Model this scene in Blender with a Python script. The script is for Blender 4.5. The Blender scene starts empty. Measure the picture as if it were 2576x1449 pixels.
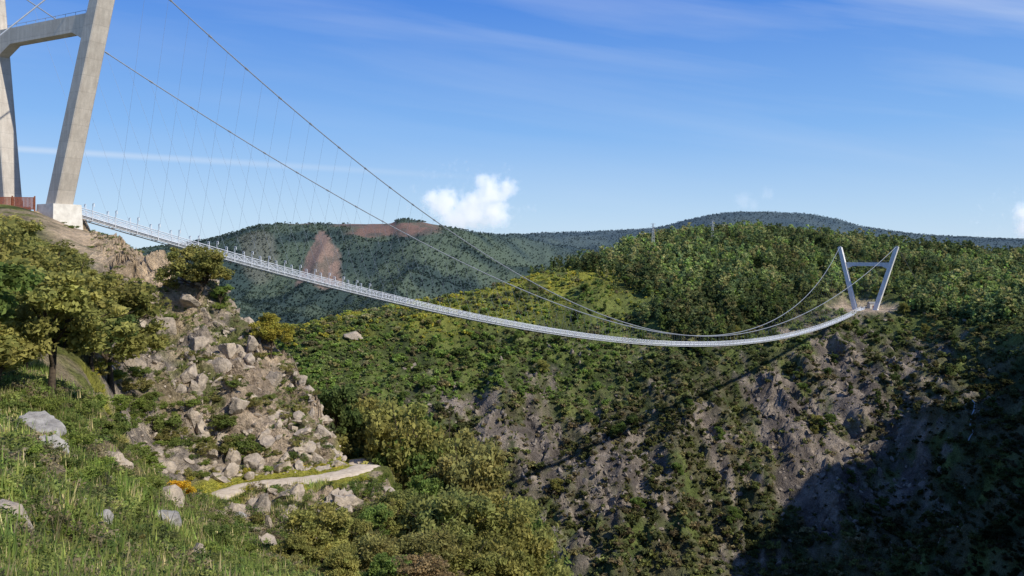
import bpy, math, numpy as np
from mathutils import Vector, Matrix
rng=np.random.default_rng(7)
F=2003.0; YH=640.0; CX=1288.0
scene=bpy.context.scene
col=scene.collection
def link(o): col.objects.link(o); return o
# ---------------------------------------------------------------- noise
def _h(ix,iy,seed):
    n=(ix.astype(np.int64)*374761393+iy.astype(np.int64)*668265263+seed*1442695041)&0x7fffffff
    n=((n^(n>>13))*1274126177)&0x7fffffff
    n=(n^(n>>16))&0xffff
    return n/65535.0
def vn(x,y,seed=0):
    x=np.asarray(x,float);y=np.asarray(y,float)
    ix=np.floor(x);iy=np.floor(y);fx=x-ix;fy=y-iy
    fx=fx*fx*(3-2*fx);fy=fy*fy*(3-2*fy)
    a=_h(ix,iy,seed);b=_h(ix+1,iy,seed);c=_h(ix,iy+1,seed);d=_h(ix+1,iy+1,seed)
    return (a*(1-fx)+b*fx)*(1-fy)+(c*(1-fx)+d*fx)*fy
def fbm(x,y,o=4,seed=0):
    s=0;a=.5;t=0
    for i in range(o):
        s=s+a*vn(x*2**i+i*17.3,y*2**i-i*9.1,seed+i);t+=a;a*=.5
    return s/t
def ridged(x,y,o=4,seed=0):
    s=0;a=.5;t=0
    for i in range(o):
        n=1-abs(2*vn(x*2**i+i*7.7,y*2**i+i*3.3,seed+i)-1)
        s=s+a*n*n;t+=a;a*=.5
    return s/t
def sm(a,b,x):
    t=np.clip((x-a)/(b-a),0,1);return t*t*(3-2*t)
# ---------------------------------------------------------------- terrain knots
def pchip(x,y,xq):
    x=np.asarray(x,float);y=np.asarray(y,float)
    h=np.diff(x)[:,None];d=np.diff(y,axis=0)/h
    m=np.zeros_like(y);m[0]=d[0];m[-1]=d[-1]
    p=d[:-1]*d[1:];w1=2*h[1:]+h[:-1];w2=h[1:]+2*h[:-1]
    with np.errstate(divide='ignore',invalid='ignore'):
        mm=(w1+w2)/(w1/d[:-1]+w2/d[1:])
    m[1:-1]=np.where(p>0,mm,0)
    i=np.clip(np.searchsorted(x,xq,side='right')-1,0,len(x)-2)
    t=((xq-x[i])/(x[i+1]-x[i]))[:,None];H=(x[i+1]-x[i])[:,None]
    return ((1+2*t)*(1-t)**2)*y[i]+t*(1-t)**2*H*m[i]+t*t*(3-2*t)*y[i+1]+t*t*(t-1)*H*m[i+1]
T={
-1500:[(11,1450),(20,1200),(35,1030),(50,880),(62,800),(90,640),(132,500),(160,520),(230,900),(330,900),(380,850),(440,800),(500,720)],
-400:[(11,1460),(20,1215),(35,1045),(50,890),(62,810),(90,650),(131,507),(160,525),(230,900),(330,900),(380,850),(440,800),(500,720)],
0:[(11,1480),(20,1240),(35,1065),(50,910),(62,830),(90,665),(130,514),(160,532),(230,1000),(330,950),(380,880),(440,800),(500,730)],
200:[(13,1490),(24,1290),(38,1120),(54,985),(66,885),(95,705),(130,578),(152,600),(225,1100),(330,1000),(380,920),(440,820),(500,740)],
400:[(17,1490),(32,1340),(52,1240),(64,1215),(70,1190),(88,900),(110,682),(133,800),(225,1500),(330,1100),(380,1000),(440,880),(500,780)],
600:[(22,1490),(38,1430),(58,1335),(70,1241),(74.5,1205),(86,990),(101,805),(120,1000),(220,1700),(330,1300),(380,1100),(440,950),(500,870)],
750:[(26,1510),(42,1470),(58,1370),(71.5,1228),(76,1194),(84,1085),(95,975),(112,1200),(220,1800),(320,1300),(370,1080),(420,920),(470,822)],
850:[(30,1530),(46,1490),(60,1355),(73,1216),(78,1180),(81,1163),(85,1142),(105,1330),(220,1900),(320,1350),(370,1100),(430,900),(490,798)],
930:[(32,1540),(48,1500),(62,1340),(75,1202),(79.5,1171),(81,1170),(83,1172),(105,1380),(220,1950),(320,1390),(370,1115),(430,910),(500,784)],
990:[(33,1550),(50,1510),(62,1390),(72,1285),(77,1246),(79,1247),(81,1258),(105,1480),(220,2000),(320,1420),(370,1130),(430,920),(510,774)],
1150:[(35,1590),(50,1570),(60,1530),(70,1470),(76,1460),(80,1470),(84,1485),(110,1650),(220,2050),(325,1449),(375,1150),(440,930),(530,745)],
1350:[(35,1650),(50,1680),(62,1700),(70,1700),(76,1710),(80,1720),(90,1740),(115,1850),(220,2050),(325,1460),(385,1150),(460,905),(590,692)],
1500:[(35,1680),(50,1750),(62,1780),(70,1780),(76,1790),(80,1800),(90,1820),(115,1900),(220,2050),(328,1460),(390,1145),(465,890),(650,652)],
1700:[(35,1700),(50,1800),(62,1850),(70,1860),(76,1870),(80,1880),(90,1900),(115,1950),(220,2050),(330,1460),(395,1140),(470,880),(720,610)],
1900:[(35,1700),(50,1800),(62,1850),(70,1860),(76,1870),(80,1880),(90,1900),(115,1950),(220,2050),(330,1460),(405,1110),(495,840),(750,594)],
2100:[(35,1700),(50,1800),(62,1850),(70,1860),(76,1870),(80,1880),(90,1900),(115,1950),(220,2050),(330,1460),(430,1050),(530,792),(760,614)],
2230:[(35,1700),(50,1800),(62,1850),(70,1860),(76,1870),(80,1880),(90,1900),(115,1950),(215,2020),(325,1460),(425,1050),(528,788),(750,626)],
2350:[(35,1700),(50,1800),(62,1850),(70,1850),(76,1860),(80,1870),(90,1880),(115,1900),(205,1950),(300,1460),(400,1050),(510,810),(740,638)],
2576:[(35,1700),(50,1800),(62,1830),(70,1830),(76,1830),(80,1830),(90,1830),(115,1820),(190,1750),(275,1400),(365,1050),(470,810),(700,660)],
3000:[(35,1650),(50,1700),(62,1700),(70,1700),(76,1680),(80,1650),(90,1620),(115,1550),(180,1350),(250,1100),(330,900),(430,740),(650,645)],
3850:[(30,1500),(45,1400),(60,1300),(70,1250),(76,1220),(80,1200),(95,1100),(140,800),(205,430),(275,60),(350,250),(450,400),(700,500)],  # from this column on: unseen ridge, added to shade the lower-right gorge
5500:[(28,1300),(42,1000),(55,800),(65,600),(72,400),(78,200),(90,-50),(115,-500),(150,-740),(210,-260),(300,100),(430,250),(700,400)],
9000:[(26,900),(34,500),(42,100),(48,-300),(52,-700),(56,-1000),(64,-1450),(72,-1800),(82,-2000),(150,-600),(250,0),(400,200),(700,400)],
}
sky_x=[-1500,200,330,400,520,600,650,750,850,980,1010,1150,1250,1350,1640,1750,1850,2000,2100,2175,2350,2576,3000,9000]
sky_y=[645,640,632,622,604,582,568,563,564,565,553,577,591,588,574,549,534,537,551,571,592,602,606,600]
xs=np.array(sorted(T));C=len(xs);NK=21
KY=np.zeros((C,NK));KZ=np.zeros((C,NK))
for i,x in enumerate(xs):
    r=T[x];KY[i,0]=-9;KZ[i,0]=-1.2;KY[i,1]=3;KZ[i,1]=-2.1
    for j,(Y,y) in enumerate(r):
        KY[i,2+j]=Y;KZ[i,2+j]=(YH-y)/F*Y
    KY[i,15]=KY[i,14]+260;KZ[i,15]=KZ[i,14]-70
    w=float(sm(1100,1500,x))
    KY[i,16]=1250+350*w;KZ[i,16]=(YH-835)/F*KY[i,16]*(1-.4*w)
    KY[i,17]=1750+900*w;KZ[i,17]=(YH-705+25*w)/F*KY[i,17]
    KY[i,18]=2300+1500*w;KZ[i,18]=0
    KY[i,19]=KY[i,18]+900
    KY[i,20]=20000;KZ[i,20]=-160
dense=np.arange(-210,2830,6.5)
ux=np.concatenate([np.linspace(-1500,-230,16),dense,np.linspace(2860,5500,36),np.linspace(5650,9000,20)])
GY=pchip(xs,KY,ux);GZ=pchip(xs,KZ,ux)
sy=pchip(np.array(sky_x,float),np.array(sky_y,float)[:,None],ux)[:,0]
GZ[:,18]=(YH-sy)/F*GY[:,18];GZ[:,19]=GZ[:,18]-200
cnt=[6,16,44,54,34,26,58,60,16,12,14,80,92,84,14,8,56,56,6,6]
rk=np.concatenate([np.linspace(i,i+1,c,endpoint=False) for i,c in enumerate(cnt)]+[[20.0]])
kk=np.arange(NK,dtype=float)
PY=pchip(kk,GY.T,rk).T;PZ=pchip(kk,GZ.T,rk).T
U=np.repeat(ux[:,None],len(rk),1);K=np.repeat(rk[None],len(ux),0)
S=(U-CX)/F
PX=S*np.sqrt(PY**2+16)
V0=YH-F*PZ/np.maximum(PY,1)
# relief
face=sm(5.6,6.6,K)*(1-sm(8.6,9.6,K))*sm(180,330,U)*(1-sm(900,1000,U))
near=(1-sm(5,7,K))
X0,Y0=PX.copy(),PY.copy()
PZ=PZ+near*((fbm(X0/5,Y0/5,4,1)-.5)*2.1+(ridged(X0/2.2,Y0/2.2,3,2)-.4)*.7)*sm(1.6,2.6,K)
fr=face*(sm(6.0,7.0,K))*(1-.35*sm(7.7,8.3,K))
st=fbm(X0/5,Y0/4,4,9)*9;st=(np.floor(st)+sm(.55,.95,st-np.floor(st)))/9
PZ=PZ+fr*(.7+(ridged(X0/8,Y0/7,5,3)-.45)*3.2+(ridged(X0/2.8,Y0/2.4,3,33)-.45)*2.0+(st-.47)*6.0+(ridged(X0/1.1,Y0/1.1,2,37)-.45)*.5)
PX=PX+fr*(fbm(X0/2.0,Y0/2.0,4,34)-.5)*2.2;PY=PY+fr*(fbm(X0/2.0,Y0/2.0,4,35)-.5)*2.2
bank=sm(3.6,4.4,K)*(1-sm(4.9,5.1,K))*sm(480,600,U)*(1-sm(1000,1100,U))
PZ=PZ+bank*(ridged(X0/4,Y0/3,4,5)-.5)*2.8
gorge=sm(9.5,11,K)*(1-sm(13.2,14,K))
gg=gorge*(1-.6*sm(12.4,13.2,K))
PZ=PZ+gg*((ridged(X0/60,Y0/150,5,11)-.45)*30+(ridged(X0/17,Y0/24,4,14)-.45)*8+(ridged(X0/6,Y0/9,3,17)-.45)*4)
PX=PX+gg*(fbm(X0/10,Y0/10,4,18)-.5)*9;PY=PY+gg*(fbm(X0/10,Y0/10,4,19)-.5)*11
up=sm(12.8,13.5,K)*(1-sm(14.5,15,K))
PZ=PZ+up*(fbm(X0/60,Y0/60,4,21)-.5)*11*(1-.75*sm(13.5,13.9,K))
mt=sm(15.5,16.5,K)*(1-sm(18.5,19,K))
PZ=PZ+mt*((ridged(X0/420,Y0/800,5,31)-.5)*125*(1-sm(17.0,17.95,K))+(fbm(X0/60,Y0/60,3,38)-.5)*9)
def W(x,y,Y): return np.array([(x-CX)/F*Y,Y,(YH-y)/F*Y])
road_px=[(330,65.2),(430,65.8),(520,67.6),(565,69.8),(620,71.9),(700,73.2),(780,74.2),(850,75.8),(900,77.6),(925,79.8),(932,82.6),(925,87),(905,93)]
rp=np.array([[(x-CX)/F*Y,Y] for x,Y in road_px])
tt=np.arange(len(rp),dtype=float);RP=pchip(tt,rp,np.linspace(0,len(rp)-1,150))
RZ=-21.0-sm(8.6,11,np.linspace(0,12,150))*3.0
def polydist(X,Y):
    d=np.full(X.shape,1e9);z=np.zeros(X.shape)
    for i in range(len(RP)):
        q=np.hypot(X-RP[i,0],Y-RP[i,1]);m=q<d;d=np.where(m,q,d);z=np.where(m,RZ[i],z)
    return d,z
sel=(PY>45)&(PY<112)&(U>100)&(U<1300)
RD=np.full(PX.shape,1e9)
d,z=polydist(PX[sel],PY[sel]);w=1-sm(1.9,3.6,d);zz=PZ[sel];PZ[sel]=zz*(1-w)+z*w;RD[sel]=d
def plat(cx,cy,z,r0,r1):
    global PZ
    d=np.hypot(PX-cx,PY-cy);w=1-sm(r0,r1,d);PZ=PZ*(1-w)+z*w;return d
D1=plat(-88,142,7.4,9.5,13)
D2=plat(238,541,-37.4,15,34)
def gridpos(u,k):
    iu=np.clip(np.searchsorted(ux,u)-1,0,len(ux)-2);fu=(u-ux[iu])/(ux[iu+1]-ux[iu])
    ik=np.clip(np.searchsorted(rk,k)-1,0,len(rk)-2);fk=(k-rk[ik])/(rk[ik+1]-rk[ik])
    def g(A): return (A[iu,ik]*(1-fu)+A[iu+1,ik]*fu)*(1-fk)+(A[iu,ik+1]*(1-fu)+A[iu+1,ik+1]*fu)*fk
    return np.stack([g(PX),g(PY),g(PZ)],-1)
def H(X,Y):
    u=X/math.sqrt(Y*Y+16)*F+CX
    i=int(np.clip(np.searchsorted(ux,u)-1,0,len(ux)-2));f=(u-ux[i])/(ux[i+1]-ux[i])
    return float(np.interp(Y,PY[i],PZ[i])*(1-f)+np.interp(Y,PY[i+1],PZ[i+1])*f)
VP=YH-F*PZ/np.maximum(PY,1)
def hit(x,y,k0=1.5,k1=19):
    i=int(np.argmin(abs(ux-x)));m=(rk>=k0)&(rk<=k1);idx=np.where(m&(VP[i]<=y))[0]
    j=idx[0] if len(idx) else np.where(m)[0][-1]
    return np.array([PX[i,j],PY[i,j],PZ[i,j]])
# ---------------------------------------------------------------- land cover colour, with haze painted into the mountains
def c3(*a): return np.array(a,float)
def mix(A,B,w): return A*(1-w[...,None])+B*w[...,None]
def full(*a): return np.broadcast_to(c3(*a),PX.shape+(3,))
def blob(cx,cy,rx,ry,ux_,vy_): return np.exp(-(((ux_-cx)/rx)**2+((vy_-cy)/ry)**2))
def rockweight(u,v,X,Y):
    b=blob(1330,1110,210,110,u,v)*.85+blob(2000,1080,200,240,u,v)*.9+blob(2330,930,180,90,u,v)*.75+blob(1180,1000,160,50,u,v)*.5+blob(1500,1330,400,160,u,v)*.6+blob(870,845,40,18,u,v)*.8+blob(2150,1150,230,260,u,v)*.4+blob(1720,1200,280,220,u,v)*.35
    b=np.minimum(b,1.0)
    n=fbm(X/24,Y/34,3,51)*.5+fbm(X/4.5,Y/7,4,57)*.5
    return sm(.49,.65,n*.82+b*.24)
B=np.zeros(PX.shape+(3,));B[:]=c3(.06,.085,.022)
n1=fbm(X0/3,Y0/3,4,61);n2=fbm(X0/.9,Y0/.9,3,62);n3=fbm(X0/14,Y0/14,4,63)
g=mix(full(.09,.115,.03),full(.20,.215,.055),sm(.35,.65,n1))
g=mix(g,full(.38,.30,.19),sm(.48,.62,fbm(X0/4,Y0/4,4,64))*.9)
B=mix(B,g,1-sm(8.8,9.2,K))
rk_col=mix(full(.53,.435,.325),full(.26,.22,.18),sm(.4,.62,n2))
rk_col=mix(rk_col,full(.60,.45,.30),sm(.44,.6,n3)*.5)
fw=sm(5.2,5.7,K)*(1-sm(8.9,9.3,K))*sm(170,360,U+n3*120)*(1-sm(930,990,U))
fw=fw*(1-.85*sm(.51,.60,fbm(X0/3.5,Y0/3.5,4,66)))
B=mix(B,rk_col,np.clip(fw,0,1))
soil=full(.62,.47,.31)
B=mix(B,soil,sm(7.15,7.6,K)*(1-sm(8.9,9.3,K))*sm(60,170,U)*(1-sm(430,560,U))*sm(.2,.42,n1))
B=mix(B,soil,(1-sm(11,16,D1)))
bw=sm(3.9,4.4,K)*(1-sm(4.85,5.05,K))*sm(520,600,U)*(1-sm(960,1030,U))
B=mix(B,rk_col*1.05,bw*sm(.3,.5,n1+.1))
B=mix(B,full(.38,.36,.06),(1-sm(2.8,4.2,RD))*sm(.15,.38,n1)*(1-.8*sm(900,960,U)))
B=mix(B,rk_col,sm(900,960,U)*(1-sm(1010,1060,U))*sm(3.9,4.6,K)*(1-sm(8.5,9,K))*sm(.4,.5,n1)*(RD>1.6))
far=sm(9.5,10,K)*(1-sm(14.8,15.2,K))
fg=mix(full(.055,.072,.028),full(.14,.17,.05),sm(.35,.65,fbm(X0/18,Y0/18,5,71)))
fg=mix(fg,full(.13,.115,.07),sm(1100,1300,U)*(1-sm(12.5,12.9,K))*sm(.35,.6,fbm(X0/9,Y0/12,4,75))*.8)
grc=mix(full(.30,.25,.20),full(.13,.11,.095),sm(.35,.62,fbm(X0/5,Y0/8,4,72)))
RW=rockweight(U,V0,PX,PY)*(1-sm(12.9,13.4,K))
fg=mix(fg,grc,RW)
yl=sm(13.1,13.8,K)*sm(700,800,U)*(1-sm(1450,1650,U))*sm(.40,.58,fbm(X0/16,Y0/22,4,73))
fg=mix(fg,full(.27,.27,.05),yl)
fg=mix(fg,full(.48,.38,.28),(1-sm(17,30,D2+14*(fbm(PX/6,PY/6,3,74)-.5))))
B=mix(B,fg,far)
mg=mix(full(.046,.072,.066),full(.092,.125,.09),sm(.4,.62,fbm(X0/90,Y0/120,5,81)))  # bluish greens carry some painted aerial haze
wob=fbm(X0/60,Y0/80,4,82)-.5
Vw=V0+wob*34;Uw=U+wob*40
st3=sm(.42,.5,fbm(X0/22,Y0/35,3,83))
brown=np.clip(sm(860,910,Uw)*(1-sm(1090,1130,Uw))*(1-sm(588,602,Vw))*sm(558,562,V0)+sm(640,760,Uw)*(1-sm(880,930,Uw))*(1-sm(564,571,Vw)),0,1)
tri=(1-sm(.85,1.05,abs(Uw-812)/(6+(V0-575)*.46)))*sm(576,584,V0)*(1-sm(692,700,V0+wob*20))
tri2=(1-sm(.75,1.1,np.hypot((Uw-650)/55,(Vw-630)/50)))*.6
mg=mix(mg,full(.21,.13,.105),brown*(.4+.5*st3))
mg=mix(mg,full(.25,.175,.14),tri*(.5+.45*st3))
mg=mix(mg,full(.18,.18,.14),tri2)
farhaze=sm(2300,3600,PY)  # distance haze painted into the base colour of the farthest ridges
mg=mix(mg,mix(full(.062,.096,.125),full(.085,.12,.14),sm(.4,.6,fbm(X0/150,Y0/200,4,84))),farhaze*.85)
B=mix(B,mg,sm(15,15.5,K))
# ---------------------------------------------------------------- mesh helpers
def mkmesh(name,V,Fc,colr=None,smooth=False):
    V=np.asarray(V,np.float32);me=bpy.data.meshes.new(name)
    Fc=np.asarray(Fc,np.int32);n=Fc.shape[1]
    me.vertices.add(len(V));me.vertices.foreach_set('co',V.ravel())
    me.loops.add(Fc.size);me.loops.foreach_set('vertex_index',Fc.ravel())
    me.polygons.add(len(Fc));me.polygons.foreach_set('loop_start',np.arange(0,Fc.size,n,dtype=np.int32))
    try: me.polygons.foreach_set('loop_total',np.full(len(Fc),n,np.int32))
    except Exception: pass
    me.update(calc_edges=True)
    me.polygons.foreach_set('use_smooth',np.full(len(Fc),bool(smooth)))
    if colr is not None:
        a=me.color_attributes.new('col','FLOAT_COLOR','POINT')
        c=np.ones((len(V),4),np.float32);c[:,:3]=colr;a.data.foreach_set('color',c.ravel())
    if len(V)<20000: me.validate()
    return me
def obj(name,me,mat=None,parent=None,label=None,category=None,group=None,kind=None,loc=None):
    o=bpy.data.objects.new(name,me);link(o)
    if mat is not None and me is not None and len(me.materials)==0: me.materials.append(mat)
    if parent: o.parent=parent
    if label:o['label']=label
    if category:o['category']=category
    if group:o['group']=group
    if kind:o['kind']=kind
    if loc is not None:o.location=[float(q) for q in loc]
    return o
class MB:
    def __init__(s): s.v=[];s.f=[];s.n=0
    def add(s,V,Fc): 
        V=np.asarray(V,float);s.v.append(V);s.f.append(np.asarray(Fc)+s.n);s.n+=len(V)
    def tube(s,P,R,sides=6,caps=True):
        P=np.asarray(P,float);R=np.broadcast_to(np.asarray(R,float),(len(P),))
        T_=np.gradient(P,axis=0);T_/=np.linalg.norm(T_,axis=1)[:,None]+1e-9
        up=np.array([0,0,1.]) if abs(T_[0,2])<.9 else np.array([1.,0,0])
        A=np.cross(T_,up);A/=np.linalg.norm(A,axis=1)[:,None]+1e-9;Bn=np.cross(T_,A)
        an=np.arange(sides)*2*math.pi/sides
        V=P[:,None]+R[:,None,None]*(np.cos(an)[None,:,None]*A[:,None]+np.sin(an)[None,:,None]*Bn[:,None])
        n=len(P);V=V.reshape(-1,3);Fc=[]
        for i in range(n-1):
            for j in range(sides):
                a=i*sides+j;b=i*sides+(j+1)%sides;Fc.append((a,b,b+sides,a+sides))
        s.add(V,Fc)
    def box(s,c,ax,ay,az):
        c,ax,ay,az=[np.asarray(q,float) for q in (c,ax,ay,az)]
        V=[c+i*ax+j*ay+k*az for k in(-1,1) for j in(-1,1) for i in(-1,1)]
        s.add(V,[(0,2,3,1),(4,5,7,6),(0,1,5,4),(2,6,7,3),(0,4,6,2),(1,3,7,5)])
    def loft(s,rings):
        m=len(rings[0]);V=np.concatenate([np.asarray(r,float) for r in rings]);Fc=[]
        for i in range(len(rings)-1):
            for j in range(m):
                a=i*m+j;b=i*m+(j+1)%m;Fc.append((a,b,b+m,a+m))
        if m==4: Fc.append((3,2,1,0));q=(len(rings)-1)*m;Fc.append((q,q+1,q+2,q+3))
        s.add(V,Fc)
    def mesh(s,name,smooth=False):
        return mkmesh(name,np.concatenate(s.v),np.concatenate(s.f),None,smooth)
# ---------------------------------------------------------------- materials
def newmat(name):
    m=bpy.data.materials.new(name);m.use_nodes=True;nt=m.node_tree
    for n in list(nt.nodes): nt.nodes.remove(n)
    out=nt.nodes.new('ShaderNodeOutputMaterial');return m,nt,out
def N(nt,t,**kw):
    n=nt.nodes.new(t)
    for k,v in kw.items():
        if k in('operation','blend_type','data_type','attribute_name','noise_dimensions','feature','distance'): setattr(n,k,v)
        else: n.inputs[k].default_value=v
    return n
def noise(nt,sc,det=6,rough=.6,vec=None):
    n=N(nt,'ShaderNodeTexNoise',Scale=sc,Detail=det,Roughness=rough)
    if vec: nt.links.new(vec,n.inputs['Vector'])
    return n.outputs['Fac']
def mrange(nt,v,a,b,c,d,smooth=False):
    n=N(nt,'ShaderNodeMapRange');nt.links.new(v,n.inputs['Value'])
    if smooth: n.interpolation_type='SMOOTHSTEP'
    for i,q in zip(('From Min','From Max','To Min','To Max'),(a,b,c,d)): n.inputs[i].default_value=q
    return n.outputs['Result']
def mth_(nt,op,a,b=None,c=None):
    n_=nt.nodes.new('ShaderNodeMath');n_.operation=op
    for i,q in enumerate((a,b,c)):
        if q is None: continue
        if isinstance(q,(int,float)): n_.inputs[i].default_value=q
        else: nt.links.new(q,n_.inputs[i])
    return n_.outputs[0]
def mul(nt,c,v):
    n=nt.nodes.new('ShaderNodeVectorMath');n.operation='SCALE'
    nt.links.new(c,n.inputs[0])
    if isinstance(v,float): n.inputs['Scale'].default_value=v
    else: nt.links.new(v,n.inputs['Scale'])
    return n.outputs[0]
def mixc(nt,a,b,f):
    n=nt.nodes.new('ShaderNodeMixRGB')
    for i,q in ((1,a),(2,b)):
        if isinstance(q,tuple): n.inputs[i].default_value=q+(1,)
        else: nt.links.new(q,n.inputs[i])
    if isinstance(f,float): n.inputs[0].default_value=f
    else: nt.links.new(f,n.inputs[0])
    return n.outputs[0]
def surf(nt,out,c,rough=.9,bump=None,bd=.1,bs=.6,metal=0,spec=.2):
    p=N(nt,'ShaderNodeBsdfPrincipled',Roughness=rough,Metallic=metal)
    p.inputs['Specular IOR Level'].default_value=spec
    if isinstance(c,tuple): p.inputs['Base Color'].default_value=c+(1,)
    else: nt.links.new(c,p.inputs['Base Color'])
    if bump is not None:
        b=N(nt,'ShaderNodeBump',Strength=bs,Distance=bd);nt.links.new(bump,b.inputs['Height']);nt.links.new(b.outputs[0],p.inputs['Normal'])
    nt.links.new(p.outputs[0],out.inputs[0]);return p
def pos(nt): return nt.nodes.new('ShaderNodeNewGeometry').outputs['Position']
M_ter,nt,out=newmat('terrain_ground')
at=N(nt,'ShaderNodeAttribute',attribute_name='col').outputs['Color'];P_=pos(nt)
nf=noise(nt,2.2,9,.7,P_);nm=noise(nt,.25,8,.65,P_)
c=mul(nt,at,mrange(nt,nf,.3,.7,.5,1.5));c=mul(nt,c,mrange(nt,nm,.3,.7,.6,1.4))
hgt=mth_(nt,'MULTIPLY_ADD',nm,4.0,mth_(nt,'MULTIPLY',nf,.8))
surf(nt,out,c,.95,hgt,1.0,1.0,spec=.1)
def folmat(name,tr=.3,gain=1.0):
    m,nt,out=newmat(name)
    at=N(nt,'ShaderNodeAttribute',attribute_name='col').outputs['Color']
    oi=nt.nodes.new('ShaderNodeObjectInfo').outputs['Random']
    c=mul(nt,at,mrange(nt,oi,0,1,.85*gain,1.2*gain));c=mul(nt,c,mrange(nt,noise(nt,.6,3,.6,pos(nt)),.3,.7,.7,1.3))
    df=N(nt,'ShaderNodeBsdfDiffuse');tl=N(nt,'ShaderNodeBsdfTranslucent');nt.links.new(c,df.inputs[0]);nt.links.new(mul(nt,c,1.3),tl.inputs[0])
    ms=N(nt,'ShaderNodeMixShader',Fac=tr);nt.links.new(df.outputs[0],ms.inputs[1]);nt.links.new(tl.outputs[0],ms.inputs[2]);nt.links.new(ms.outputs[0],out.inputs[0]);return m
M_fol=folmat('foliage_leaves',.38,1.85)
M_dist=folmat('distant_foliage',.3,1.35)
def simple(name,c1,c2,sc,rough=.9,bd=.05,metal=0,det=8,spec=.2):
    m,nt,out=newmat(name);p=pos(nt);n=noise(nt,sc,det,.65,p)
    surf(nt,out,mixc(nt,c1,c2,mrange(nt,n,.35,.65,0,1)),rough,n,bd,.8,metal,spec);return m
M_bark=simple('bark',(.10,.075,.05),(.03,.022,.016),6)
M_rock=simple('granite_rock',(.52,.43,.325),(.26,.22,.18),1.8,.9,.4)
M_grey=simple('grey_boulder',(.38,.36,.33),(.20,.185,.17),2.2,.9,.2)
M_frock=simple('gorge_rock',(.31,.26,.205),(.14,.12,.10),.35,.95,.8)
M_road=simple('gravel_road',(.64,.54,.41),(.46,.37,.27),2,.95,.06)
M_alu=simple('galvanised_steel',(.68,.71,.75),(.56,.59,.63),2,.55,.0,.1)
M_cable=simple('cable_steel',(.30,.33,.37),(.23,.25,.29),2,.6,.0,.2)
M_pyl=simple('pylon_steel',(.5,.52,.54),(.42,.44,.46),2,.6,.0,.2)
M_hang=simple('hanger_steel',(.25,.29,.35),(.2,.24,.3),2,.7,.0,.0)
M_rust=simple('rusty_steel',(.30,.10,.05),(.17,.06,.035),3,.85,.01)
M_white=simple('white_plaster',(.72,.69,.62),(.55,.52,.46),1,.8,.01)
M_roof=simple('grey_roof',(.3,.3,.3),(.2,.2,.2),2)
M_water,nt,out=newmat('white_water');surf(nt,out,(.36,.40,.44),.6)
def concrete(name,c1,c2,lk=.82):
    m,nt,out=newmat(name);p=pos(nt)
    n=noise(nt,.5,8,.6,p);n2=noise(nt,5,6,.7,p)
    sp=nt.nodes.new('ShaderNodeSeparateXYZ');nt.links.new(p,sp.inputs[0])
    d=mth_(nt,'DIVIDE',sp.outputs[2],2.7);ln=mth_(nt,'LESS_THAN',mth_(nt,'FRACT',d),.03)
    wn=nt.nodes.new('ShaderNodeTexWhiteNoise');wn.noise_dimensions='1D';nt.links.new(mth_(nt,'FLOOR',d),wn.inputs['W'])
    c=mixc(nt,c1,c2,mrange(nt,n,.3,.7,0,1));c=mul(nt,c,mrange(nt,wn.outputs[0],0,1,.93,1.05));c=mul(nt,c,mrange(nt,n2,.3,.7,.88,1.08))
    mp=nt.nodes.new('ShaderNodeMapping');mp.inputs['Scale'].default_value=(1.6,1.6,.08);nt.links.new(p,mp.inputs[0])
    c=mul(nt,c,mrange(nt,noise(nt,1.2,5,.6,mp.outputs[0]),.35,.65,.86,1.06))
    c=mul(nt,c,mrange(nt,ln,0,1,1,lk))
    surf(nt,out,c,.85,n2,.03,.4);return m
M_conc=concrete('tower_concrete',(.54,.49,.42),(.44,.39,.33))
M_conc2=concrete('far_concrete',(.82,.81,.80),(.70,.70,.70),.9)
# ---------------------------------------------------------------- terrain object
nu,nr=PX.shape
idx=np.arange(nu*nr).reshape(nu,nr)
quads=np.stack([idx[:-1,:-1],idx[1:,:-1],idx[1:,1:],idx[:-1,1:]],-1).reshape(-1,4)
me=mkmesh('ground',np.stack([PX,PY,PZ],-1).reshape(-1,3),quads,B.reshape(-1,3),True)
obj('ground',me,M_ter,label='rocky scrub covered hillsides and gorge with distant mountains',category='terrain',kind='structure')
t=np.gradient(RP,axis=0);t/=np.linalg.norm(t,axis=1)[:,None];nn=np.stack([-t[:,1],t[:,0]],1)
offs=np.linspace(-1.4,1.4,7);V=[]
for i in range(len(RP)):
    for j,o_ in enumerate(offs):
        wv=o_*(1+.10*math.sin(i*.7+j)+.06*math.sin(i*1.9)) ;V.append((RP[i,0]+nn[i,0]*wv,RP[i,1]+nn[i,1]*wv,RZ[i]+(.10+.05*(1-(o_/1.4)**2) if 0<j<6 else -.05)))
q=[(i*7+j,i*7+j+1,(i+1)*7+j+1,(i+1)*7+j) for i in range(len(RP)-1) for j in range(6)]
obj('road',mkmesh('road',V,q,None,True),M_road,label='narrow pale gravel track curving round the spur',category='road',kind='structure')
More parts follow.
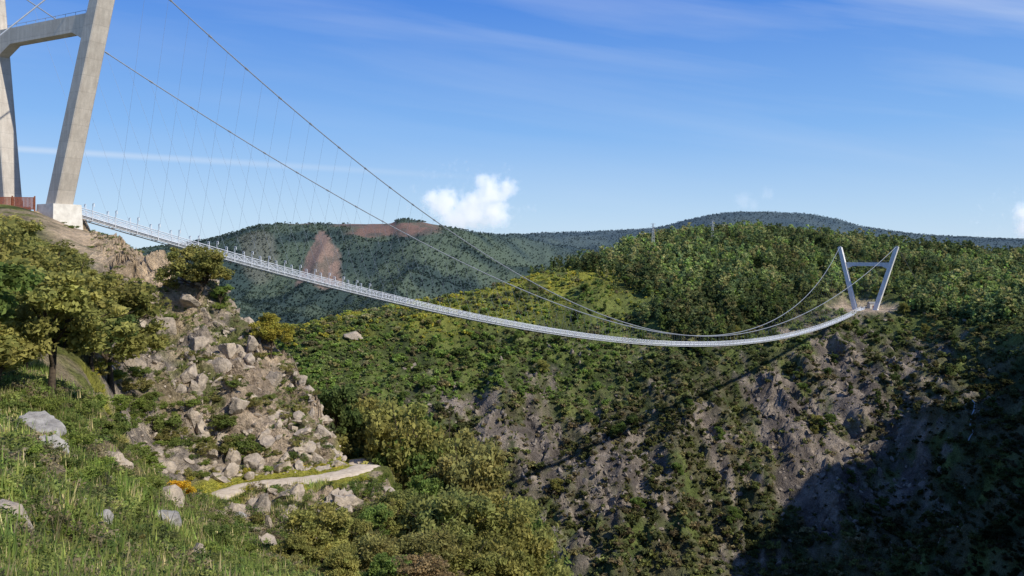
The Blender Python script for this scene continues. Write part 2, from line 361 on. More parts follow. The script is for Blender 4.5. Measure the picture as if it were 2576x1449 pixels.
# ---------------------------------------------------------------- bridge
S0=np.array([-77.2,141.5,7.0]);E0=np.array([237.4,538.,-36.3])
ax=np.array([.6215,.7834,0]);lat=np.array([.7834,-.6215,0])
def deckp(t):
    p=S0+(E0-S0)*t;p[2]-=24*4*t*(1-t);return p
bridge=obj('suspension_bridge',None,label='long pedestrian suspension bridge with V-shaped concrete towers over a gorge',category='bridge',loc=S0)
T0=Matrix.Translation(-Vector([float(a) for a in S0]))
def bp(name,me,mat,parent=None,label=None,kind=None):
    o=obj(name,me,mat,label=label,kind=kind);o.parent=parent or bridge
    if parent is None or parent.type=='EMPTY': o.matrix_parent_inverse=T0
    return o
def tower(legs,base_z,beam,tdir,w,mat,lab,near_):
    tdir=np.array(tdir+(0,),float);tdir/=np.linalg.norm(tdir);ad=np.array([-tdir[1],tdir[0],0])
    tw=bpy.data.objects.new('bridge_tower',None);link(tw);tw.parent=bridge;tw['label']=lab
    ends=[]
    for b,tp in legs:
        b=np.array(b,float);tp=np.array(tp,float);m=MB();R=[]
        for s_ in np.linspace(0,1,16):
            c_=b+(tp-b)*s_;h=w*(1.06-.14*s_);d_=w*(1.06-.1*s_);ch=.08*w
            R.append([c_+tdir*a*h+ad*e*d_ for a,e in((1,1-ch),(1-ch,1),(-1+ch,1),(-1,1-ch),(-1,-1+ch),(-1+ch,-1),(1-ch,-1),(1,-1+ch))])
        m.loft(R);V=np.concatenate(m.v);Fq=np.concatenate(m.f)
        top=(len(R)-1)*8
        Fq=np.concatenate([Fq,[[top,top+1,top+2,top+3],[top,top+3,top+4,top+7],[top+4,top+5,top+6,top+7]]])
        bp('leg',mkmesh('leg',V,Fq),mat,tw)
        m=MB();m.box(tp+np.array([0,0,.35]),tdir*w*.5,ad*w*.8,np.array([0,0,.35]));bp('cable_saddle',m.mesh('cable_saddle'),M_cable,tw)
        m=MB();fz=b[2];e1,e2=(1.8,1.65) if near_ else (1.2,1.15);dp=5.4 if near_ else 3
        g=np.array([b[0],b[1],fz-dp])
        m.loft([[g+tdir*a*w*e1+ad*e*w*e1 for a,e in((1,1),(-1,1),(-1,-1),(1,-1))],[g+np.array([0,0,dp+.1])+tdir*a*w*e2+ad*e*w*e2 for a,e in((1,1),(-1,1),(-1,-1),(1,-1))]])
        bp('footing',m.mesh('footing'),M_white if near_ else mat,tw)
        ends.append((b,tp))
    (b1,t1),(b2,t2)=ends
    def at(b,tp,z): s_=(z-b[2])/(tp[2]-b[2]);return b+(tp-b)*s_
    z0,z1=beam;m=MB();P1=at(b1,t1,z1);P2=at(b2,t2,z1);d_=P2-P1;L=np.linalg.norm(d_);d_/=L
    in_=w*.45;R=[]
    for q_,dz in((in_,-2.6),(L*.2,0),(L*.8,0),(L-in_,-2.6)):
        c_=P1+d_*q_;lowc=c_.copy();lowc[2]=z0+dz
        R.append([c_+ad*w*.62,c_-ad*w*.62,lowc-ad*w*.62,lowc+ad*w*.62])
    m.loft(R);bp('crossbeam',m.mesh('crossbeam'),mat,tw)
    m=MB()
    for q_ in np.linspace(.12,.88,9):
        c_=P1+d_*L*q_;m.tube([c_,c_+[0,0,.9]],.04,4)
    m.tube([P1+d_*L*.12+[0,0,.9],P1+d_*L*.88+[0,0,.9]],.04,4);bp('guard_rail',m.mesh('guard_rail'),M_cable,tw)
    return t1,t2
tR,tL=tower([((-77.3,136.,8.4),(-65.7,131,50.1)),((-89.6,142,8.4),(-94.7,145,50.1))],8.4,(37.3,40.1),(.866,-.5),1.47,M_conc,'tall V-shaped raw concrete tower with haunched crossbeam',True)
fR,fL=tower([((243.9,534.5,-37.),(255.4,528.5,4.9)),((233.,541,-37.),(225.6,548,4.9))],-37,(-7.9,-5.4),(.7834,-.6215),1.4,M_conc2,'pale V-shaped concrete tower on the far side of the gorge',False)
NS=124;ts=np.linspace(0,1,NS*2+1)
m=MB();R=[]
for t_ in ts:
    p=deckp(t_);R.append([p+lat*1.05,p-lat*1.05,p-lat*1.05-[0,0,.22],p+lat*1.05-[0,0,.22]])
m.loft(R)
deck=bp('deck',m.mesh('deck'),M_alu)
for sgn in(1,-1):
    m=MB();base=np.array([deckp(t_) for t_ in ts])+lat*1.18*sgn
    for h,r in((1.3,.08),(.97,.035),(.65,.035),(.35,.035),(.05,.10),(-.5,.10)): m.tube(base+[0,0,h],r,4)
    for i in range(0,len(ts)): 
        m.tube([base[i]-[0,0,.5],base[i]+[0,0,1.3]],.04,4)
    for i in range(len(ts)-1):
        m.tube([base[i]+[0,0,.05],base[i+1]+[0,0,1.3]],.025,3);m.tube([base[i+1]+[0,0,.05],base[i]+[0,0,1.3]],.025,3)
    bp('handrail',m.mesh('handrail'),M_alu,deck)
ft=np.linspace(.004,.996,NS+1)
def frame(m,t_):
    p=deckp(t_);hh=2.6;o_=hh-.6
    pts=[p+lat*1.95+[0,0,o_],p+lat*1.9+[0,0,hh],p+lat*1.4+[0,0,hh],p+lat*1.25-[0,0,.55],p-lat*1.25-[0,0,.55],p-lat*1.4+[0,0,hh],p-lat*1.9+[0,0,hh],p-lat*1.95+[0,0,o_]]
    if t_>=.14: pts=[p+lat*1.55+[0,0,1.5],p+lat*1.25-[0,0,.55],p-lat*1.25-[0,0,.55],p-lat*1.55+[0,0,1.5]]
    for a,b in zip(pts[:-1],pts[1:]): m.tube([a,b],.07,4)
for i in range(100):
    m=MB();frame(m,ft[i]);bp('deck_frame',m.mesh('deck_frame'),M_alu,deck)
m=MB()
for i in range(100,len(ft)): frame(m,ft[i])
bp('deck_frame',m.mesh('deck_frame_rest'),M_alu,deck,kind='stuff')
def cab(a,b,side,t_):
    base=S0[:2]+(E0[:2]-S0[:2])*t_;o1=a[:2]-S0[:2];o2=b[:2]-E0[:2];q=(2*t_-1)**2
    o=o1 if t_<.5 else o2
    xy=base+o*q+lat[:2]*side*1.4*(1-q)
    z=(a[2]+.6)+(b[2]-a[2])*t_-62.9*4*t_*(1-t_);return np.array([xy[0],xy[1],z])
for a,b,sd in((tR,fR,1),(tL,fL,-1)):
    m=MB();tq=np.linspace(0,1,161);m.tube([cab(a,b,sd,t_) for t_ in tq],.11+.06*sm(.1,.4,tq),6)
    for t_ in ft[::2]:
        p=cab(a,b,sd,t_);p2=cab(a,b,sd,min(t_+.0012,1));m.tube([p,p2],.2,5)
    bp('main_cable',m.mesh('main_cable'),M_cable)
    for o_,dd in((a,-ax*46),(b,ax*60)):
        bk=o_+dd+lat*sd*2;bk[2]=H(bk[0],bk[1])-.5;m2=MB();m2.tube([o_+[0,0,.6],bk],.12,6);bp('backstay_cable',m2.mesh('backstay_cable'),M_cable)
    rest=MB()
    for i,t_ in enumerate(ft[1:-1]):
        p=deckp(t_)+lat*sd*1.6+[0,0,1.5];c_=cab(a,b,sd,t_)
        if c_[2]-p[2]<.3: continue
        if i<50: m=MB();m.tube([p,c_],.017,4);bp('hanger_cable',m.mesh('hanger_cable'),M_hang)
        else: rest.tube([p,c_],.02,4)
    bp('hanger_cable',rest.mesh('hanger_cables_rest'),M_hang,kind='stuff')
fe=obj('rusty_fence',None,label='rusty weathering steel fence beside the tower foot',category='fence',loc=(-86,132,7.6))
def ch(name,mb,mat,par,lab=None):
    o=obj(name,mb.mesh(name),mat,label=lab);o.parent=par;o.matrix_parent_inverse=Matrix.Translation(-Vector(par.location));return o
p0=np.array([-98,132.,7.5]);p1=np.array([-80.6,134.5,7.5]);dr=(p1-p0)/np.linalg.norm(p1-p0)
for j in range(6):
    c_=p0+(p1-p0)*j/5;m=MB();m.box(c_+[0,0,1.0],dr*.09,np.array([-dr[1],dr[0],0])*.09,[0,0,1.35]);ch('post',m,M_rust,fe)
for j in range(5):
    m=MB();a=p0+(p1-p0)*(j/5);b=p0+(p1-p0)*((j+1)/5)
    for s_ in np.linspace(.06,.94,16):
        m.box(a+(b-a)*s_+[0,0,1.1],dr*.075,np.array([-dr[1],dr[0],0])*.02,[0,0,1.05])
    for z_ in(.2,2.1): m.box((a+b)/2+[0,0,z_],(b-a)*.48,np.array([-dr[1],dr[0],0])*.035,[0,0,.05])
    ch('panel',m,M_rust,fe)
hp=W(2196,752,552);hz=-37.5
hut=obj('service_hut',None,label='small white service hut behind the far tower',category='hut',loc=(hp[0],hp[1],hz))
m=MB();cx_,cy_=hp[0],hp[1];m.box([cx_,cy_,hz+1.8],[3.2,0,0],[0,2.5,0],[0,0,1.8]);ch('wall',m,M_white,hut)
m=MB();m.loft([[(cx_-3.6,cy_-2.9,hz+3.61),(cx_+3.6,cy_-2.9,hz+3.61),(cx_+3.6,cy_+2.9,hz+3.61),(cx_-3.6,cy_+2.9,hz+3.61)],[(cx_-3.2,cy_-.1,hz+4.7),(cx_+3.2,cy_-.1,hz+4.7),(cx_+3.2,cy_+.1,hz+4.7),(cx_-3.2,cy_+.1,hz+4.7)]]);ch('roof',m,M_roof,hut)
m=MB();m.box([cx_-1,cy_-2.53,hz+1.1],[.5,0,0],[0,.03,0],[0,0,1.1]);ch('door',m,M_rust,hut)
def pylon(x,y,top,k0,k1):
    p=hit(x,y,k0,k1);h=(YH-top)/F*p[1]-p[2];o=obj('transmission_tower',None,label='slender lattice electricity pylon standing above the trees',category='pylon',group='electricity pylons on the ridge',loc=p)
    m=MB()
    w=h*.055
    for a in(-1,1):
        for b in(-1,1): m.tube([p+[a*w,b*w,-1],p+[a*w*.25,b*w*.25,h]],.13,4)
    for i in range(8):
        z0=h*i/8;z1=h*(i+1)/8;w0=w*(1-.75*i/8);w1=w*(1-.75*(i+1)/8)
        for a in(-1,1):
            m.tube([p+[a*w0,-w0,z0],p+[-a*w1,-w1,z1]],.06,3)
            m.tube([p+[-w0,a*w0,z0],p+[-w1,-a*w1,z1]],.06,3)
    ch('lattice_mast',m,M_pyl,o)
    for z_ in(.78,.88,.98):
        m=MB();m.tube([p+[-h*.09,0,h*z_],p+[h*.09,0,h*z_]],.09,4);m.tube([p+[-h*.09,0,h*z_],p+[0,0,h*(z_+.04)]],.05,3);m.tube([p+[h*.09,0,h*z_],p+[0,0,h*(z_+.04)]],.05,3);ch('crossarm',m,M_pyl,o)
pylon(1645,640,562,13.5,14.0);pylon(1795,620,555,13.5,14.0)
# ---------------------------------------------------------------- foliage templates
def leafcloud(r,lobes,ncl,nlf,leaf,cl_r,base,quad=True,var=.45,hue=.08):
    L=np.array([l[:3] for l in lobes]);Rr=np.array([l[3] for l in lobes])
    w=Rr**2/np.sum(Rr**2);li=r.choice(len(lobes),ncl,p=w)
    d=r.normal(size=(ncl,3));d/=np.linalg.norm(d,axis=1)[:,None];d[:,2]*=.85
    cc=L[li]+d*(Rr[li]*(.35+.65*r.random(ncl)**.6))[:,None]
    cr=cl_r*(.6+.8*r.random(ncl))
    n=ncl*nlf;ci=np.repeat(np.arange(ncl),nlf)
    g=r.normal(size=(n,3));g/=np.linalg.norm(g,axis=1)[:,None]
    P=cc[ci]+g*(cr[ci]*r.random(n)**.45)[:,None]*[1,1,.7]
    a=r.normal(size=(n,3))+g*.3;a/=np.linalg.norm(a,axis=1)[:,None]
    b=np.cross(a,r.normal(size=(n,3)));b/=np.linalg.norm(b,axis=1)[:,None]+1e-9
    s_=(leaf*(.6+.8*r.random(n)))[:,None]
    if quad: V=np.stack([P-a*s_,P-b*s_*.55,P+a*s_,P+b*s_*.55],1);k_=4
    else: V=np.stack([P-a*s_,P+a*s_*.5+b*s_*.8,P+a*s_*.5-b*s_*.8],1);k_=3
    Fc=np.arange(n*k_).reshape(n,k_)
    tc=(1-var/2+var*r.random(ncl))[ci]*(.8+.4*r.random(n))
    c_=np.array(base)[None]*tc[:,None];c_[:,0]*=1+hue*(r.random(ncl)[ci]-.5)*2
    return V.reshape(-1,3),Fc,np.repeat(c_,k_,0)
def tree_proto(seed,base,wide=.42,leafy=125,leaf=.018,nl=8,low=.26):
    r=np.random.default_rng(seed);lobes=[]
    for i in range(nl):
        a=i/nl*6.283+r.random()*1.2;rad=wide*(.25+.5*r.random());z_=low+.06+(.88-low-.1)*r.random()
        lobes.append((math.cos(a)*rad,math.sin(a)*rad,z_,wide*(.28+.26*r.random())))
    lobes.append((r.normal()*.04,r.normal()*.04,.78,wide*.45))
    V,Fc,Cc=leafcloud(r,lobes,leafy,100,leaf,wide*.18,base)
    crown=mkmesh('crown',V,Fc,Cc);crown.materials.append(M_fol)
    m=MB();lean=r.normal(size=2)*.06
    tp=np.array([[0,0,-.06],[lean[0]*.3,lean[1]*.3,.15],[lean[0],lean[1],.35],[lean[0]*1.5,lean[1]*1.2,.6],[lean[0]*1.2,lean[1],.78]])
    m.tube(tp,[.026,.019,.016,.011,.005],8)
    for l in lobes:
        s_=.2+.3*r.random();st=np.array([np.interp(s_,tp[:,2],tp[:,j]) for j in range(3)]);en=np.array(l[:3])
        md=(st+en)/2+r.normal(size=3)*.025;md[2]-=.02
        m.tube([st,md,en],[.012,.008,.004],5)
        for _ in range(3):
            e2=en+r.normal(size=3)*l[3]*.6;m.tube([md,(md+e2)/2+r.normal(size=3)*.015,e2],[.006,.004,.002],4)
    tr=m.mesh('trunk',True);tr.materials.append(M_bark);return tr,crown
OL=(.145,.14,.042);DG=(.055,.075,.024);GR=(.085,.115,.03);YG=(.20,.18,.035);BR=(.165,.15,.052)
protos={'olive':[tree_proto(1,OL),tree_proto(2,OL,.46),tree_proto(3,OL,.4,nl=9)],
'green':[tree_proto(4,GR),tree_proto(5,GR,.38)],'dark':[tree_proto(6,DG,.3,nl=8,low=.2),tree_proto(7,DG,.4)],
'yellow':[tree_proto(8,YG,.44,low=.3)],'brown':[tree_proto(9,BR,.46,130,low=.2),tree_proto(10,(.13,.14,.045),.44,130,low=.2)],
'russet':[tree_proto(11,(.16,.12,.06),.48,130,low=.2)]}
LB={'olive':'gnarled olive-green oak tree on the rocky slope','green':'leafy green tree rising from the slope','dark':'dark green bushy tree on the hillside','yellow':'rounded olive-gold tree on the slope','brown':'rounded olive-brown oak tree on the slope','russet':'low russet-brown tree on the near slope'}
def tree(p,h,kind,wid=1.0,i=0,rot=None,label=None,group='trees on the hillsides'):
    ps=protos[kind];tr,cr=ps[i%len(ps)]
    e=obj('oak_tree' if kind!='dark' else 'tree',None,label=label or LB[kind],category='tree',group=group,loc=p)
    e.scale=(h*wid,h*wid,h);e.rotation_euler=(0,0,rot if rot is not None else float(rng.random()*6.28))
    e.empty_display_size=.1
    for nm,me_ in(('trunk',tr),('crown',cr)):
        o=bpy.data.objects.new(nm,me_);link(o);o.parent=e
def treepx(x,y,hpx,kind,wid=1.0,i=0,**kw):
    p=hit(x,y,1.5,9);tree(p,hpx*p[1]/F,kind,wid,i,**kw)
def treetop(x,top,Y,kind,wid=1.0,i=0):
    X=(x-CX)/F*Y;z=H(X,Y);zt=(YH-top)/F*Y;h=max((zt-z)/.96,2.5)
    tree(np.array([X,Y,z if zt-z>2.4 else zt-2.4]),h,kind,wid,i)
treepx(135,1010,370,'olive',1.2,0)
treepx(285,985,310,'olive',1.2,1)
treepx(20,960,385,'olive',1.2,2)
treepx(-60,900,350,'olive',1.1,1)
treepx(85,830,240,'olive',1.4,0)
treepx(200,880,230,'olive',1.4,2)
treepx(10,700,165,'olive',1.5,1)
treepx(60,770,200,'olive',1.4,2)
treepx(130,760,150,'olive',1.4,0)
treepx(-90,1050,420,'green',1.1,1)
treepx(15,880,240,'green',1.2,0)
treepx(70,940,190,'dark',1.5,1)
treepx(230,940,170,'dark',1.5,1)
treepx(0,1000,200,'olive',1.3,1)
treepx(485,775,170,'olive',1.2,2)
treepx(555,790,60,'green',1.3,0)
treepx(685,900,115,'yellow',1.1,0)
treetop(655,870,108,'green',.7,1)
treetop(745,960,108,'green',.7,0)
treetop(860,945,97,'dark',.8,0)
treetop(910,1000,99,'olive',.8,1)
treetop(1030,1000,92,'olive',.85,0)
treetop(975,1050,97,'green',.9,2)
treetop(1115,1080,97,'olive',.7,1)
treetop(1075,1120,90,'green',.9,0)
treetop(1140,1130,88,'brown',.8,0)
treetop(1050,1190,84,'green',.8,1)
treetop(815,1265,50,'olive',1.1,1)
treetop(740,1335,46,'olive',1.1,0)
treetop(880,1290,54,'olive',1.0,2)
treetop(930,1270,57,'green',.9,0)
treetop(985,1250,60,'olive',1.0,2)
treetop(1040,1230,62,'brown',1.0,1)
treetop(1160,1215,60,'brown',1.0,1)
treetop(1090,1240,66,'olive',.9,0)
treetop(1220,1240,62,'olive',.9,1)
treetop(1270,1235,66,'brown',.8,1)
treetop(1330,1290,74,'green',.7,0)
treetop(1240,1330,56,'olive',1.0,2)
treetop(1150,1340,48,'olive',1.1,0)
treetop(1010,1340,46,'brown',1.1,0)
treetop(1090,1390,38,'russet',1.2,0)
treetop(960,1390,40,'green',1.1,1)
treetop(860,1370,40,'olive',1.1,2)
# ---------------------------------------------------------------- shrubs
def shrub_proto(seed,base,flat=.7,ncl=50,leaf=.042):
    r=np.random.default_rng(seed);lobes=[(r.normal()*.3,r.normal()*.3,.25+.35*r.random()*flat,.3+.2*r.random()) for _ in range(7)]
    V,Fc,Cc=leafcloud(r,lobes,ncl,90,leaf,.17,base);V[:,2]*=flat;me=mkmesh('shrub',V,Fc,Cc);me.materials.append(M_fol);return me
SP=[shrub_proto(20,(.085,.105,.028)),shrub_proto(21,(.105,.13,.03)),shrub_proto(22,(.14,.13,.045)),shrub_proto(23,(.14,.18,.038),.55),shrub_proto(24,(.36,.24,.025),.8),shrub_proto(25,(.06,.08,.024),.9)]
SL=['dark green shrub clinging to rocky ground','leafy green shrub on the rocky slope','olive brown shrub on the rocky slope','low bright green bush on the grassy slope','orange-yellow flowering gorse bush by the track','dense dark shrub among the rocks']
def shrub(p,r,i,name='shrub'):
    o=obj(name,SP[i],None,label=SL[i],category='shrub',group='shrubs on the near hillside',loc=(p[0],p[1],p[2]-.1*r));o.scale=(r,r,r);o.rotation_euler=(0,0,float(rng.random()*6.28))
for x,y,w,i in [(385,1050,130,0),(350,1010,90,0),(420,1075,80,2),(590,1090,130,0),(560,1050,110,0),(540,1100,110,2),(610,1110,90,0),(505,900,45,0),(600,960,50,0),(465,895,40,2),(425,790,40,1),(560,775,50,1),(700,1030,60,2),(740,1030,60,2),(640,1010,60,2),(440,1225,105,4),(350,1220,120,1),(320,1200,110,3),(280,1290,90,3),(200,1200,130,1),(260,1240,120,3),(60,1270,180,1),(120,1330,150,3),(30,1200,130,1),(170,1100,110,1),(250,1060,110,0),(300,1100,90,2),(500,1300,90,0),(560,1350,110,0),(610,1390,120,1),(660,1430,140,0),(520,1370,90,1),(700,1410,120,2),(450,1400,120,3),(340,1380,90,3),(180,1400,150,3),(640,1310,50,2),(980,1240,60,2),(300,800,70,0),(330,870,80,1),(260,850,90,0),(350,930,80,0),(290,930,90,1),(30,1120,120,3),(230,1150,110,3),(400,1330,80,1),(330,970,80,2),(380,990,60,0),(440,1100,70,0),(480,1010,60,1),(80,1000,130,1),(180,1010,120,0),(240,1000,110,1),(10,1010,140,0),(300,1010,100,1),(960,1200,50,1),(990,1215,60,0),(1005,1260,70,1),(950,1265,60,2),(920,1240,45,1),(1000,1180,60,0),(300,1060,110,5),(330,1120,110,0),(360,1160,100,1)]:
    p=hit(x,y+w*.25);shrub(p,w*p[1]/F*.62,i,'gorse_bush' if i==4 else 'shrub')
nsh=0
while nsh<150:
    u=rng.uniform(150,900);k=rng.uniform(5.9,8.3)
    p=gridpos(np.array([u]),np.array([k]))[0]
    if np.min(np.hypot(RP[:,0]-p[0],RP[:,1]-p[1]))<3.4: continue
    if 160<u<420 and k>7.2 and rng.random()<.75: continue
    shrub(p,rng.uniform(.35,1.2),int(rng.choice([0,1,2,5,2,3])));nsh+=1
nsh=0
while nsh<75:
    u=rng.uniform(-40,760);k=rng.uniform(2.15,4.7)
    p=gridpos(np.array([u]),np.array([k]))[0]
    if np.min(np.hypot(RP[:,0]-p[0],RP[:,1]-p[1]))<3.2: continue
    shrub(p,rng.uniform(.3,.95)*min(1,p[1]/28+.25),int(rng.choice([0,1,2,3,1,5])));nsh+=1
# ---------------------------------------------------------------- rocks
def ico(sub):
    import bmesh
    bm=bmesh.new();bmesh.ops.create_icosphere(bm,subdivisions=sub,radius=1);V=np.array([v.co[:] for v in bm.verts]);Fc=np.array([[v.index for v in f.verts] for f in bm.faces]);bm.free();return V,Fc
def rockshape(sub,r,planes=9,lo=.55):
    V,Fc=ico(sub);d=np.ones(len(V))
    for _ in range(planes):
        n=r.normal(size=3);n/=np.linalg.norm(n);h=lo+.35*r.random();q=V@n;d=np.where(q>h,np.minimum(d,h/np.maximum(q,1e-3)),d)
    V=V*d[:,None];V=V*(1+.04*r.normal(size=(len(V),1)))if sub<3 else V*(1+.16*(fbm(V[:,0]*3+V[:,2]*2,V[:,1]*3-V[:,2],4,5)-.5))[:,None]
    return V,Fc
rr=np.random.default_rng(5);BM=[];BM2=[]
for i in range(4):
    V,Fc=rockshape(4,rr,14,.4);me=mkmesh('boulder',V,Fc,None,False);me.materials.append(M_grey);BM.append(me)
    me=me.copy();me.materials.clear();me.materials.append(M_rock);BM2.append(me)
for i,(x,y,wx,wy,rt) in enumerate([(105,1075,150,85,.5),(150,1125,90,70,.6),(430,1290,85,100,.3),(255,1320,95,60,.6),(225,1280,55,55,.2),(325,1385,55,40,0),(545,1430,90,35,.3),(600,1300,40,30,0),(165,1225,50,35,.4),(470,935,70,60,.5),(640,1150,70,50,.2),(520,965,60,60,.9),(570,880,55,50,.3),(30,1170,55,40,0),(880,845,60,26,0),(420,830,60,60,.4),(600,1020,70,55,.3),(690,960,60,50,.5),(500,850,60,55,.2),(350,1300,35,30,.1),(970,1235,40,30,.2)]):
    p=hit(x,y+wy*.3,1.5,9) if y!=845 else hit(x,y,11,14);s_=p[1]/F
    o=obj('boulder',(BM if i<9 else BM2)[i%4],None,label='large weathered grey granite boulder in the grass' if i<9 else 'pale granite boulder jutting from the slope',category='boulder',group='granite boulders on the slope',loc=p+[0,-.1,wy*s_*.1])
    o.scale=(wx*s_*.62,wx*s_*.5,wy*s_*.62);o.rotation_euler=(.2*math.sin(i*2),rt,i*1.3)
def merge(temps,Pos,Sc,Rot,Tint,r):
    Vs=[];Fs=[];Cs=[];n0=0;ti=r.integers(0,len(temps),len(Pos))
    for j,(V,Fc,Cc) in enumerate(temps):
        m_=ti==j;n=m_.sum()
        if n==0: continue
        sc=Sc[m_][:,None,:];c_,s_=np.cos(Rot[m_])[:,None],np.sin(Rot[m_])[:,None]
        L=V[None]*sc;X=L[...,0]*c_-L[...,1]*s_;Y=L[...,0]*s_+L[...,1]*c_
        VV=np.stack([X,Y,L[...,2]],-1)+Pos[m_][:,None];Vs.append(VV.reshape(-1,3))
        Fs.append((Fc[None]+(np.arange(n)*len(V))[:,None,None]).reshape(-1,Fc.shape[1])+n0);n0+=n*len(V)
        Cs.append((Cc[None]*Tint[m_][:,None,:]).reshape(-1,3))
    return np.concatenate(Vs),np.concatenate(Fs),np.concatenate(Cs)
def tiltrot(V,r):
    from math import cos,sin
    a,b=r.random()*6.28,r.random()*6.28
    Ry=np.array([[cos(a),0,sin(a)],[0,1,0],[-sin(a),0,cos(a)]]);Rx=np.array([[1,0,0],[0,cos(b),-sin(b)],[0,sin(b),cos(b)]]);return V@Ry.T@Rx.T
rt_=[]
for _ in range(10):
    V,Fc=rockshape(2,rr,8,.28);V=tiltrot(V*[1,.7,1.3],rr);rt_.append((V,Fc,np.ones((len(V),3))))
def roaddist(p):
    d=np.full(len(p),1e9)
    for q in RP[::3]: d=np.minimum(d,np.hypot(p[:,0]-q[0],p[:,1]-q[1]))
    return d
n=800;u=rng.uniform(330,900,n);k=rng.uniform(5.9,8.4,n)
u2=rng.uniform(560,1000,180);k2=rng.uniform(4.0,4.7,180);u3=rng.uniform(0,760,160);k3=rng.uniform(2.1,4.2,160);u=np.r_[u,u2,u3];k=np.r_[k,k2,k3]
p=gridpos(u,k);ok=roaddist(p)>2.6;ok&=~((u<470)&(k>7.3));p=p[ok];k=k[ok];n=len(p)
s=rng.uniform(.12,.4,n)+rng.random(n)**5*1.2;s=np.where(k<3.6,s*.45,s)
V,Fc,Cc=merge(rt_,p,np.stack([s,s*rng.uniform(.7,1.2,n),s*rng.uniform(.7,1.3,n)],1),rng.random(n)*6.28,np.ones((n,3)),rng)
obj('scree',mkmesh('scree',V,Fc),M_rock,label='broken pale granite rubble on the steep hillside',category='rocks',kind='stuff')
n=12000;u=rng.uniform(1000,2500,n);k=rng.uniform(11,13.1,n);p=gridpos(u,k);v=YH-F*p[:,2]/p[:,1];rw=rockweight(u,v,p[:,0],p[:,1])
ok=rng.random(n)<rw*.5+.05;p=p[ok];n=len(p);s=rng.uniform(.35,1.0,n)+rng.random(n)**8*2.2
V,Fc,Cc=merge(rt_,p,np.stack([s*rng.uniform(.6,1,n),s,s*rng.uniform(.7,1.5,n)],1),rng.random(n)*6.28,np.ones((n,3)),rng)
obj('crag_rocks',mkmesh('crag_rocks',V,Fc),M_frock,label='weathered rock outcrops across the gorge wall',category='rocks',kind='stuff')
# ---------------------------------------------------------------- far vegetation masses
def farT(seed,tall):
    r=np.random.default_rng(seed)
    if tall: lobes=[(r.normal()*.05,r.normal()*.05,z_,.15*(1.3-1.1*abs(z_-.35))) for z_ in (.25,.4,.55,.7,.82,.92)]
    else: lobes=[(r.normal()*.22,r.normal()*.22,.3+.25*r.random(),.28) for _ in range(4)]
    return leafcloud(r,lobes,13,9,.07 if tall else .15,.085 if tall else .17,(1,1,1),False,.5)
TT=[farT(100+i,True) for i in range(7)];TS=[farT(200+i,False) for i in range(7)]
def tints(n,cols,r,v=.35):
    cols=np.array(cols);t_=cols[r.integers(0,len(cols),n)];return t_*(1-v/2+v*r.random((n,1)))
n=17000;u=rng.uniform(1330,2850,n);k=rng.uniform(12.85,14.15,n)
thr=np.interp(u,[1330,1500,1650,1750,2100,2850],[14,13.72,13.3,13.0,13.12,13.2])
p=gridpos(u,k);cl=fbm(p[:,0]/22,p[:,1]/35,3,93)
edge=k-thr+.35*(fbm(p[:,0]/25,p[:,1]/25,3,91)-.5)*2
ok=(rng.random(n)<sm(-.22,.12,edge)*(.22+.78*sm(.38,.5,cl)))&(np.hypot(p[:,0]-238,p[:,1]-541)>30)&~((u<1560)&(k>13.8)&(rng.random(n)<.8))
p=p[ok];u=u[ok];n=len(p);h=(rng.uniform(5,12,n)+rng.random(n)**4*6)*(.8+.2*sm(1450,1700,u))
ti=tints(n,[(.062,.08,.032),(.085,.105,.038),(.10,.112,.045),(.05,.068,.03),(.125,.12,.05),(.09,.12,.035)],rng,.5)*(.7+.65*sm(.38,.62,fbm(p[:,0]/30,p[:,1]/50,3,94)))[:,None]
wd=rng.uniform(.8,1.35,n)
V,Fc,Cc=merge(TT,p,np.stack([h*wd,h*wd,h],1),rng.random(n)*6.28,ti,rng)
obj('forest',mkmesh('forest',V,Fc,Cc),M_fol,label='dense pine and eucalyptus wood covering the hilltop',category='forest',kind='stuff')
n=44000;u=rng.uniform(560,2750,n);k=rng.uniform(10.8,14.03,n);p=gridpos(u,k);v=YH-F*p[:,2]/p[:,1];rw=rockweight(u,v,p[:,0],p[:,1])*(k<13)
ok=(rng.random(n)>rw*.74)&(np.hypot(p[:,0]-238,p[:,1]-541)>25)&(rng.random(n)>.3);u=u[ok];k=k[ok];p=p[ok];rw=rw[ok];n=len(p)
h=(rng.uniform(.6,1.9,n)+rng.random(n)**5*3.4)*(1-.3*rw)
ti=tints(n,[(.075,.086,.032),(.09,.108,.036),(.10,.12,.038),(.058,.07,.028),(.12,.108,.055)],rng,.4)
pat=fbm(p[:,0]/40,p[:,1]/40,3,97);ti*=(.75+.6*sm(.4,.6,pat))[:,None]
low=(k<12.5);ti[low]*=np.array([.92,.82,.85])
yy=(k>13.25)&(u<1650)&(rng.random(n)<.25+.65*sm(.40,.58,fbm(p[:,0]/16,p[:,1]/22,3,73)));ti[yy]=tints(yy.sum(),[(.19,.195,.04),(.15,.17,.04),(.24,.215,.04)],rng);h[yy]*=.8
mid=(k>12.5)&(k<13.5)&(u<1550)&(rng.random(n)<.55);ti[mid]=tints(mid.sum(),[(.10,.14,.035),(.115,.155,.038)],rng)
oc=(rng.random(n)<.08);ti[oc]=tints(oc.sum(),[(.155,.135,.055),(.13,.11,.055)],rng)
shade_dk=sm(2050,2350,u)*(1-sm(12.3,13.2,k));ti*=(1-.6*shade_dk)[:,None]  # painted shade: scrub tint darkened to deepen the lower-right shadow
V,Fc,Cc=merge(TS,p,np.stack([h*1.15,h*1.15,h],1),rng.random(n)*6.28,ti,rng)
obj('scrub',mkmesh('scrub',V,Fc,Cc),M_fol,label='mixed green scrub and broom covering the gorge side',category='scrub',kind='stuff')
